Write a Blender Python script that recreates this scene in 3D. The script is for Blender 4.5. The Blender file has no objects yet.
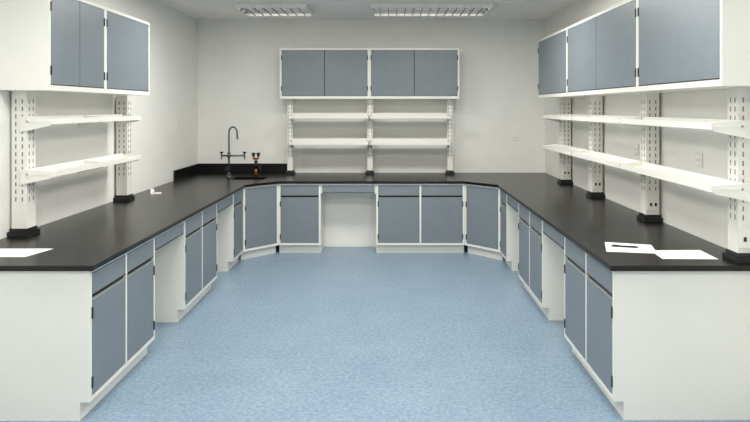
import bpy, bmesh, math
from mathutils import Matrix, Vector
S=bpy.context.scene
S.view_settings.view_transform='Standard'

# ---------- materials ----------
def srgb(r,g,b):
    f=lambda c:(c/12.92 if c<=.04045 else ((c+.055)/1.055)**2.4)
    return (f(r/255),f(g/255),f(b/255),1)
def mat(name,col,rough=.5,metal=0,noise=0,scale=20,bump=0,emit=None,spec=.5):
    m=bpy.data.materials.new(name); m.use_nodes=True
    nt=m.node_tree; b=nt.nodes['Principled BSDF']
    b.inputs['Base Color'].default_value=col
    b.inputs['Roughness'].default_value=rough
    b.inputs['Metallic'].default_value=metal
    b.inputs['Specular IOR Level'].default_value=spec
    if emit:
        b.inputs['Emission Color'].default_value=col
        b.inputs['Emission Strength'].default_value=emit
    if noise or bump:
        tc=nt.nodes.new('ShaderNodeTexCoord'); n=nt.nodes.new('ShaderNodeTexNoise')
        n.inputs['Scale'].default_value=scale; n.inputs['Detail'].default_value=6
        nt.links.new(tc.outputs['Object'],n.inputs['Vector'])
        if noise:
            r=nt.nodes.new('ShaderNodeValToRGB')
            r.color_ramp.elements[0].position=.3; r.color_ramp.elements[1].position=.7
            r.color_ramp.elements[0].color=tuple(c*(1-noise) for c in col[:3])+(1,)
            r.color_ramp.elements[1].color=tuple(min(1,c*(1+noise)) for c in col[:3])+(1,)
            nt.links.new(n.outputs['Fac'],r.inputs['Fac']); nt.links.new(r.outputs['Color'],b.inputs['Base Color'])
        if bump:
            bp=nt.nodes.new('ShaderNodeBump'); bp.inputs['Strength'].default_value=bump
            bp.inputs['Distance'].default_value=.002
            nt.links.new(n.outputs['Fac'],bp.inputs['Height']); nt.links.new(bp.outputs['Normal'],b.inputs['Normal'])
    return m
WALL=mat('wall_paint',srgb(237,236,231),.85,noise=.02,scale=3,bump=.1)
CEIL=mat('ceiling_board',srgb(244,242,237),.9,noise=.03,scale=40)
GRID=mat('ceiling_grid',srgb(236,235,230),.6)
WHITE=mat('white_powder_coat',srgb(231,229,222),.4,noise=.015,scale=4)
BLUE=mat('blue_grey_laminate',srgb(119,127,133),.42,noise=.04,scale=9)
DARK=mat('dark_gap',srgb(38,40,44),.6)
BLACK=mat('black_plastic',srgb(22,22,23),.4)
CHROME=mat('grey_metal',srgb(105,108,110),.3,metal=.8)
BRASS=mat('brass',srgb(190,120,50),.35,metal=.7)
PAPER=mat('paper',srgb(240,240,236),.8)
SLOT=mat('slot_shadow',srgb(128,130,128),.8)
TUBE=mat('fluorescent_tube',(1,.98,.92,1),.5,emit=3.2)
PANEL=mat('lamp_diffuser',(1,.97,.91,1),.5,emit=3)
GREY=mat('socket_grey',srgb(150,152,150),.5)
TOP=mat('black_epoxy_resin',srgb(15,12,12),.27,noise=.15,scale=60,spec=.36)
FLOOR=bpy.data.materials.new('blue_vinyl'); FLOOR.use_nodes=True
nt=FLOOR.node_tree; b=nt.nodes['Principled BSDF']; b.inputs['Roughness'].default_value=.34
tc=nt.nodes.new('ShaderNodeTexCoord')
def N(scale,det=5,rough=.6):
    n=nt.nodes.new('ShaderNodeTexNoise'); n.inputs['Scale'].default_value=scale
    n.inputs['Detail'].default_value=det; n.inputs['Roughness'].default_value=rough
    nt.links.new(tc.outputs['Object'],n.inputs['Vector']); return n
n1=N(42,8,.8); n2=N(2.2,8,.7)
r1=nt.nodes.new('ShaderNodeValToRGB')
e=r1.color_ramp.elements
e[0].position=.36; e[0].color=srgb(102,126,147)
e[1].position=.64; e[1].color=srgb(154,170,182)
m1=e.new(.5); m1.color=srgb(128,149,167)
r2=nt.nodes.new('ShaderNodeValToRGB')
r2.color_ramp.elements[0].position=.35; r2.color_ramp.elements[0].color=(.86,.88,.9,1)
r2.color_ramp.elements[1].position=.65; r2.color_ramp.elements[1].color=(1,1,1,1)
mx=nt.nodes.new('ShaderNodeMixRGB'); mx.blend_type='MULTIPLY'; mx.inputs['Fac'].default_value=1
nt.links.new(n1.outputs['Fac'],r1.inputs['Fac']); nt.links.new(n2.outputs['Fac'],r2.inputs['Fac'])
nt.links.new(r1.outputs['Color'],mx.inputs['Color1']); nt.links.new(r2.outputs['Color'],mx.inputs['Color2'])
nt.links.new(mx.outputs['Color'],b.inputs['Base Color'])

# ---------- mesh builder ----------
class B:
    def __init__(s): s.bm=bmesh.new(); s.mats=[]
    def mi(s,m):
        if m not in s.mats: s.mats.append(m)
        return s.mats.index(m)
    def box(s,x0,x1,y0,y1,z0,z1,m):
        i=s.mi(m)
        v=[s.bm.verts.new(p) for p in [(x0,y0,z0),(x1,y0,z0),(x1,y1,z0),(x0,y1,z0),(x0,y0,z1),(x1,y0,z1),(x1,y1,z1),(x0,y1,z1)]]
        for f in [(0,3,2,1),(4,5,6,7),(0,1,5,4),(1,2,6,5),(2,3,7,6),(3,0,4,7)]:
            s.bm.faces.new([v[k] for k in f]).material_index=i
    def prism(s,pts,axis,a,b_,m):
        i=s.mi(m)
        def P(p,t):
            return {'x':(t,p[0],p[1]),'y':(p[0],t,p[1]),'z':(p[0],p[1],t)}[axis]
        A=[s.bm.verts.new(P(p,a)) for p in pts]; C=[s.bm.verts.new(P(p,b_)) for p in pts]
        fs=[s.bm.faces.new(A),s.bm.faces.new(C[::-1])]
        for k in range(len(pts)):
            fs.append(s.bm.faces.new([A[k],C[k],C[(k+1)%len(pts)],A[(k+1)%len(pts)]]))
        for f in fs: f.material_index=i
        bmesh.ops.recalc_face_normals(s.bm,faces=fs)
    def cyl(s,p0,p1,r,m,r2=None,seg=16):
        i=s.mi(m); p0=Vector(p0); p1=Vector(p1); d=p1-p0
        q=d.to_track_quat('Z','Y').to_matrix().to_4x4()
        M=Matrix.Translation((p0+p1)/2)@q
        before=set(s.bm.faces)
        bmesh.ops.create_cone(s.bm,cap_ends=True,segments=seg,radius1=r,radius2=r if r2 is None else r2,depth=d.length,matrix=M)
        for f in s.bm.faces:
            if f not in before: f.material_index=i; f.smooth=len(f.verts)==4
    def tube(s,pts,r,m,seg=10):
        i=s.mi(m); pts=[Vector(p) for p in pts]; rings=[]
        for k,p in enumerate(pts):
            t=(pts[min(k+1,len(pts)-1)]-pts[max(k-1,0)]).normalized()
            a=Vector((0,1,0)) if abs(t.y)<.9 else Vector((1,0,0))
            u=t.cross(a).normalized(); w=t.cross(u).normalized()
            rings.append([s.bm.verts.new(p+u*r*math.cos(2*math.pi*j/seg)+w*r*math.sin(2*math.pi*j/seg)) for j in range(seg)])
        for k in range(len(rings)-1):
            for j in range(seg):
                f=s.bm.faces.new([rings[k][j],rings[k][(j+1)%seg],rings[k+1][(j+1)%seg],rings[k+1][j]]); f.material_index=i; f.smooth=True
        s.bm.faces.new(rings[0]).material_index=i; s.bm.faces.new(rings[-1][::-1]).material_index=i
    def obj(s,name,loc=(0,0,0),rot=0,bevel=0):
        bmesh.ops.recalc_face_normals(s.bm,faces=s.bm.faces)
        me=bpy.data.meshes.new(name); s.bm.to_mesh(me); s.bm.free()
        for m in s.mats: me.materials.append(m)
        o=bpy.data.objects.new(name,me); S.collection.objects.link(o)
        o.location=loc; o.rotation_euler=(0,0,rot)
        if bevel:
            md=o.modifiers.new('bevel','BEVEL'); md.width=bevel; md.segments=2; md.limit_method='ANGLE'
        return o

XL,XR,YB,YF,ZC=-2.53,2.04,7.9,-1.6,2.86
# ---------- room ----------
def room(name,*a):
    q=B(); q.box(*a); return q.obj(name)
room('floor',XL-.1,XR+.1,YF-.1,YB+.1,-.1,0,FLOOR)
room('wall_left',XL-.1,XL,YF,YB,0,ZC,WALL)
room('wall_right',XR,XR+.1,YF,YB,0,ZC,WALL)
room('wall_back',XL-.1,XR+.1,YB,YB+.1,0,ZC,WALL)
room('wall_front',XL-.1,XR+.1,YF-.1,YF,0,ZC,WALL)
q=B(); q.box(XL-.1,XR+.1,YF-.1,YB+.1,ZC,ZC+.1,CEIL)
q.obj('ceiling')
q=B()
x=XL+.15
while x<XR:
    q.box(x-.008,x+.008,YF,YB,ZC-.003,ZC,GRID); x+=.6
y=YB-.65
while y>YF:
    q.box(XL,XR,y-.008,y+.008,ZC-.0035,ZC,GRID); y-=.6
q.obj('trim_1')

# ---------- ceiling troffers ----------
def troffer(cx,cy,w,d,power):
    q=B(); z=ZC-.004
    q.box(-w/2,w/2,-d/2,-d/2+.02,-.05,0,WHITE); q.box(-w/2,w/2,d/2-.02,d/2,-.05,0,WHITE)
    q.box(-w/2,-w/2+.02,-d/2+.02,d/2-.02,-.05,0,WHITE); q.box(w/2-.02,w/2,-d/2+.02,d/2-.02,-.05,0,WHITE)
    q.box(-w/2+.02,w/2-.02,-d/2+.02,d/2-.02,-.006,0,PANEL if power else WHITE)
    for k in range(3):
        yy=-d/2+d*(k+.5)/3
        q.cyl((-w/2+.03,yy,-.022),(w/2-.03,yy,-.022),.011,TUBE)
        if k<2: q.box(-w/2+.02,w/2-.02,yy+d/6-.006,yy+d/6+.006,-.05,-.006,CHROME)
    n=int(w/.09)
    for k in range(1,n):
        xx=-w/2+w*k/n
        q.box(xx-.003,xx+.003,-d/2+.02,d/2-.02,-.05,-.034,CHROME)
    o=q.obj('ceiling_light',(cx,cy,z))
    if power:
        L=bpy.data.lights.new('troffer_lamp','AREA'); L.shape='RECTANGLE'; L.size=w-.06; L.size_y=d-.06
        L.energy=power; L.color=(1,.985,.94)
        l=bpy.data.objects.new('lamp',L); S.collection.objects.link(l); l.parent=o; l.location=(0,0,-.06)
troffer(-1.32,6.93,.80,.62,0); troffer(.46,6.93,1.34,.62,0)
for cy,P in ((5.45,40),(3.0,33),(.4,39)):
    for cx in (-1.1,.65): troffer(cx,cy,1.2,.6,P)

# ---------- base cabinets ----------
CT=.82
def hinge(q,x,z):
    q.box(x-.006,x+.006,-.006,.004,z-.03,z+.03,BLACK)
def base(name,w,depth,loc,rot,doors,drawer=True,end=None):
    q=B(); st=.022
    l=.02 if end=='L' else 0; r=w-.02 if end=='R' else w
    q.box(l,r,.02,depth,.10,CT,WHITE)
    q.box(l,r,.055,depth,0,.10,WHITE)
    if end: 
        a=0 if end=='L' else w-.02
        q.box(a,a+.02,.02,depth,.10,CT,WHITE); q.box(a,a+.02,.055,depth,0,.10,WHITE)
    q.box(.01,w-.01,.0165,.0198,.11,CT-.01,DARK)
    q.box(0,st,0,.02,.10,CT,WHITE); q.box(w-st,w,0,.02,.10,CT,WHITE)
    q.box(st,w-st,0,.02,CT-.022,CT,WHITE); q.box(st,w-st,0,.02,.10,.125,WHITE)
    n=doors; ms=.022
    for k in range(1,n):
        xc=w*k/n; q.box(xc-ms/2,xc+ms/2,0,.02,.125,CT-.022,WHITE)
    for k in range(n):
        a=(st if k==0 else w*k/n+ms/2)+.004; c=(w-st if k==n-1 else w*(k+1)/n-ms/2)-.004
        if drawer:
            q.box(a,c,-.001,.016,.675,CT-.026,BLUE)
            q.box(a,c,-.003,.0155,.675,.680,BLACK)
            q.box(a,c,-.001,.016,.129,.648,BLUE)
            q.box(a,c,-.004,.0155,.648,.655,GREY)
        else:
            q.box(a,c,-.001,.016,.129,CT-.026,BLUE)
        hx=a-.004 if (k%2==0) else c+.004
        for hz in (.20,.58): hinge(q,hx,hz)
    return q.obj(name,loc,rot)
def knee(w,depth,loc,rot):
    q=B(); g=.001
    q.box(g,w-g,0,.02,CT-.022,CT,WHITE)
    q.box(g,w-g,.02,depth,CT-.018,CT,WHITE)
    q.box(g,w-g,.012,.30,.70,CT-.022,WHITE)
    q.box(.02,w-.02,0,.012,.715,CT-.024,BLUE)
    q.box(.02,w-.02,-.002,.012,.708,.715,BLACK)
    q.box(g,w-g,.36,.38,0,CT-.018,WHITE)
    return q.obj('knee_space_drawer',loc,rot)
R=math.pi/2
FL,FR,FB=-1.63,1.22,7.0
dl=.87; dr=.80
base('base_cabinet',.90,dl,(FL,3.26,0),R,2,end='L')
knee(.60,dl,(FL,4.16,0),R)
base('base_cabinet',.90,dl,(FL,4.76,0),R,2)
knee(.58,dl,(FL,5.66,0),R)
base('base_cabinet',.43,.5,(FL,6.24,0),R,1)
base('corner_base_cabinet',.463,.16,(FL+.0015,6.672,0),R/2,1,drawer=False)
base('base_cabinet',.49,.85,(-1.30,FB,0),0,1)
knee(.65,.85,(-.81,FB,0),0)
base('base_cabinet',1.03,.85,(-.16,FB,0),0,2)
base('corner_base_cabinet',.490,.16,(.8725,FB-.0015,0),-R/2,1,drawer=False)
base('base_cabinet',.38,.5,(FR,6.65,0),-R,1)
knee(.57,dr,(FR,6.27,0),-R)
base('base_cabinet',.90,dr,(FR,5.70,0),-R,2)
knee(.60,dr,(FR,4.80,0),-R)
base('base_cabinet',.93,dr,(FR,4.20,0),-R,2,end='R')

# ---------- countertop ----------
ov=.03
pts=[(XL+.004,3.23),(FL+ov,3.23),(FL+ov,6.67-.012),(-1.30+.012,FB-ov),(.87-.012,FB-ov),(FR-ov,6.65-.012),(FR-ov,3.23),(XR-.004,3.23),(XR-.004,YB-.004),(XL+.004,YB-.004)]
q=B(); q.prism(pts,'z',CT,.85,TOP)
ct=q.obj('lab_countertop')
c=B(); c.box(-1.90,-1.50,7.12,7.42,.7,1,TOP); cut=c.obj('cutter')
md=ct.modifiers.new('b','BOOLEAN'); md.object=cut; md.operation='DIFFERENCE'; md.solver='EXACT'
dg=bpy.context.evaluated_depsgraph_get()
me=bpy.data.meshes.new_from_object(ct.evaluated_get(dg)); ct.modifiers.clear(); ct.data=me
bpy.data.objects.remove(cut)
md=ct.modifiers.new('bevel','BEVEL'); md.width=.004; md.segments=2; md.limit_method='ANGLE'
q=B(); a,b2,c1,d1=-1.90,-1.50,7.12,7.42; t=.012
q.box(a,b2,c1,d1,.60,.612,TOP)
q.box(a-t,a,c1-t,d1+t,.60,.82,TOP); q.box(b2,b2+t,c1-t,d1+t,.60,.82,TOP)
q.box(a,b2,c1-t,c1,.60,.82,TOP); q.box(a,b2,d1,d1+t,.60,.82,TOP)
q.cyl((-1.7,7.27,.612),(-1.7,7.27,.618),.035,CHROME)
q.obj('lab_sink')
q=B(); q.box(XL+.004,XL+.024,7.0,YB-.004,.85,.97,TOP); q.box(XL+.024,-1.33,YB-.024,YB-.004,.85,.97,TOP)
q.obj('sink_backsplash')

# ---------- wall cabinets ----------
Z0,Z1=1.815,2.48
def upper(w,depth,loc,rot,doors,z1=Z1):
    q=B(); h=z1-Z0; st=.022
    q.box(0,w,.02,depth,0,h,WHITE)
    q.box(.01,w-.01,.0165,.0198,.01,h-.01,DARK)
    q.box(0,st,0,.02,0,h,WHITE); q.box(w-st,w,0,.02,0,h,WHITE)
    q.box(st,w-st,0,.02,h-.022,h,WHITE); q.box(st,w-st,0,.02,0,.035,WHITE)
    for k in range(doors):
        a=st+(w-2*st)*k/doors+.004; c=st+(w-2*st)*(k+1)/doors-.004
        q.box(a,c,-.001,.016,.041,h-.026,BLUE)
        q.box(a,c,-.003,.0155,.036,.041,BLACK)
        hx=a-.004 if k==0 else c+.004
        for hz in (.13,h-.12): hinge(q,hx,hz)
    return q.obj('wall_cabinet',(loc[0],loc[1],Z0),rot)
upper(.77,.325,(-2.20,3.87,0),R,2)
upper(.85,.325,(-2.20,4.64,0),R,1)
upper(1.12,.37,(-1.38,7.52,0),0,2,2.45); upper(1.13,.37,(-.26,7.52,0),0,2,2.45)
upper(1.13,.325,(1.71,6.93,0),-R,1); upper(1.65,.325,(1.71,5.80,0),-R,2); upper(1.06,.325,(1.71,4.15,0),-R,1)

# ---------- reagent shelves ----------
def post(q,x,y,s,side,sock=False):
    h=s/2; zt=Z0
    q.box(x-h,x+h,y-h,y+h,.90,zt,WHITE)
    q.box(x-h-.02,x+h+.02,y-h-.02,y+h+.02,.85,.878,BLACK)
    q.box(x-h-.008,x+h+.008,y-h-.008,y+h+.008,.878,.90,BLACK)
    z=1.08
    while z<zt-.04:
        for o in (-.022,.022):
            q.box(x+o-.004,x+o+.004,y-h-.0015,y-h,z,z+.028,SLOT)
            if side: 
                xx=x+side*h; q.box(min(xx,xx+side*.0015),max(xx,xx+side*.0015),y+o-.004,y+o+.004,z,z+.028,SLOT)
        z+=.05
    if sock:
        q.box(x-.042,x+.042,y-h-.012,y-h,.93,1.03,WHITE)
        for o in (-.018,.018): q.box(x+o-.008,x+o+.008,y-h-.014,y-h-.012,.965,.99,BLACK)
def side_shelf(q,xb,xf,y0,y1,z,ys):
    s=1 if xf>xb else -1
    X=lambda a,b:(min(a,b),max(a,b))
    q.box(*X(xb,xf-s*.012),y0,y1,z-.010,z,WHITE)
    q.box(*X(xf,xf-s*.012),y0,y1,z-.022,z+.014,WHITE)
    q.box(*X(xb-s*.001,xb+s*.01),y0,y1,z-.02,z+.03,WHITE)
    for y in ys:
        pt=[(xb-s*.04,z+.029),(xf-s*.013,z+.013),(xf-s*.013,z-.030),(xb-s*.04,z-.075)]
        q.prism(pt,'y',y-.006,y+.006,WHITE)
q=B()
for y in (4.03,5.55): post(q,-2.46,y,.10,1)
for z in (1.615,1.265): side_shelf(q,-2.405,-2.23,3.965,5.38,z,(3.974,4.70,5.37))
q.obj('reagent_shelf')
q=B()
for y in (3.36,4.55,5.75,6.75): post(q,1.97,y,.10,-1,True)
for z in (1.605,1.265):
    for a,b3 in ((3.25,4.54),(4.56,5.74),(5.76,6.83)):
        side_shelf(q,1.915,1.74,a,b3,z,(a+.008,b3-.008))
q.obj('reagent_shelf')
q=B()
for x in (-1.28,-.257,.77): post(q,x,7.72,.07,0)
for z in (1.585,1.26):
    for a,b3 in ((-1.26,-.27),(-.245,.75)):
        q.box(a,b3,7.467,7.68,z-.010,z,WHITE); q.box(a,b3,7.455,7.467,z-.018,z+.014,WHITE)
        q.box(a,b3,7.681,7.69,z-.03,z+.05,WHITE)
        for xx in (a+.001,b3-.015):
            q.prism([(7.70,z+.03),(7.468,z+.013),(7.468,z-.025),(7.70,z-.07)],'x',xx,xx+.014,WHITE)
q.obj('reagent_shelf')

# ---------- faucet ----------
q=B(); fx,fy=-1.96,7.3
q.cyl((0,0,0),(0,0,.03),.034,CHROME); q.cyl((0,0,.03),(0,0,.06),.020,CHROME)
pt=[(0,0,.05),(0,0,.3),(0,0,.55)]
for k in range(1,13):
    a=math.pi*k/12*1.05; pt.append((.05-.05*math.cos(a),0,.55+.07*math.sin(a)))
pt.append((.103,0,.50))
q.tube(pt,.0105,CHROME)
q.cyl((.103,0,.505),(.103,0,.47),.013,CHROME,.009)
q.cyl((-.09,0,.27),(.19,0,.27),.011,CHROME)
q.cyl((0,0,.24),(0,0,.31),.019,CHROME)
for sx in (-.09,.19):
    q.cyl((sx,0,.27),(sx,0,.225),.012,CHROME,.007)
    q.cyl((sx,0,.27),(sx,0,.30),.010,CHROME); q.cyl((sx,0,.30),(sx,0,.318),.021,BLACK)
q.cyl((.0,-.02,.12),(0,-.07,.12),.010,CHROME); q.cyl((0,-.07,.12),(0,-.085,.12),.026,BLACK)
q.obj('lab_faucet',(fx,fy,.85))
q=B()
q.cyl((0,0,0),(0,0,.02),.036,BLACK); q.cyl((0,0,.02),(0,0,.09),.016,BRASS); q.cyl((0,0,.09),(0,0,.19),.022,BLACK)
q.cyl((0,0,.19),(0,0,.22),.014,BRASS); q.cyl((-.03,0,.215),(.03,0,.215),.012,BLACK)
for s in (-.03,.03):
    q.cyl((s,0,.215),(s,0,.245),.012,BRASS); q.cyl((s,0,.245),(s,0,.29),.016,BLACK,.026)
q.tube([(.02,-.02,.13),(.06,-.05,.12),(.07,-.05,.06),(.05,-.04,.015)],.007,BLACK)
q.obj('eyewash_spray',(-1.68,7.52,.85))

# ---------- papers, pen ----------
def sheet(name,pts,z=.8505):
    q=B(); q.prism(pts,'z',z,z+.0012,PAPER); return q.obj(name)
sheet('paper_sheet',[(-2.36,3.62),(-2.03,3.62),(-2.08,3.42),(-2.38,3.42)])
sheet('paper_sheet',[(1.36,3.80),(1.62,3.72),(1.56,3.50),(1.28,3.55)])
sheet('paper_sheet',[(1.55,3.57),(1.85,3.58),(1.84,3.36),(1.53,3.37)],.8520)
q=B(); q.cyl((0,0,0),(.14,0,0),.0055,BLACK); q.cyl((.14,0,0),(.152,0,0),.0055,CHROME,.001); q.box(.0,.04,-.002,.002,.005,.008,CHROME)
q.cyl((-.006,0,0),(0,0,0),.004,CHROME)
o=q.obj('ballpoint_pen',(1.36,3.67,.8577),-.25)
q=B(); q.prism([(-.05,-.03),(.05,-.02),(.045,.03),(-.045,.035)],'z',0,.012,PAPER); q.cyl((-.03,0,.0145),(.06,.01,.0145),.004,BRASS)
q.prism([(-.05,.0),(-.01,.0),(-.02,.045),(-.05,.05)],'y',.030,.034,PAPER)
q.obj('folded_note',(-2.32,5.95,.8505),.4)

# ---------- sockets ----------
def socket(loc,rot):
    q=B(); q.box(-.043,.043,-.01,0,-.043,.043,WHITE); q.box(-.03,.03,-.012,-.01,-.03,.03,PAPER)
    for dx in (-.012,.012): q.box(dx-.002,dx+.002,-.0125,-.012,-.012,.006,DARK)
    q.obj('wall_socket',loc,rot,bevel=.002)
socket((1.65,YB,1.31),0); socket((XR,4.95,1.36),-R); socket((XR,3.95,1.36),-R); socket((XL,7.13,1.49),R)

# ---------- world, camera ----------
w=bpy.data.worlds.new('world'); S.world=w; w.use_nodes=True
w.node_tree.nodes['Background'].inputs[0].default_value=(.8,.8,.8,1); w.node_tree.nodes['Background'].inputs[1].default_value=.3
cd=bpy.data.cameras.new('camera'); cam=bpy.data.objects.new('camera',cd); S.collection.objects.link(cam)
cam.location=(0,0,1.7); cam.rotation_euler=(math.pi/2,0,0)
cd.sensor_width=36; cd.lens=28.8; cd.shift_x=-.02; cd.shift_y=-103/750
S.camera=cam
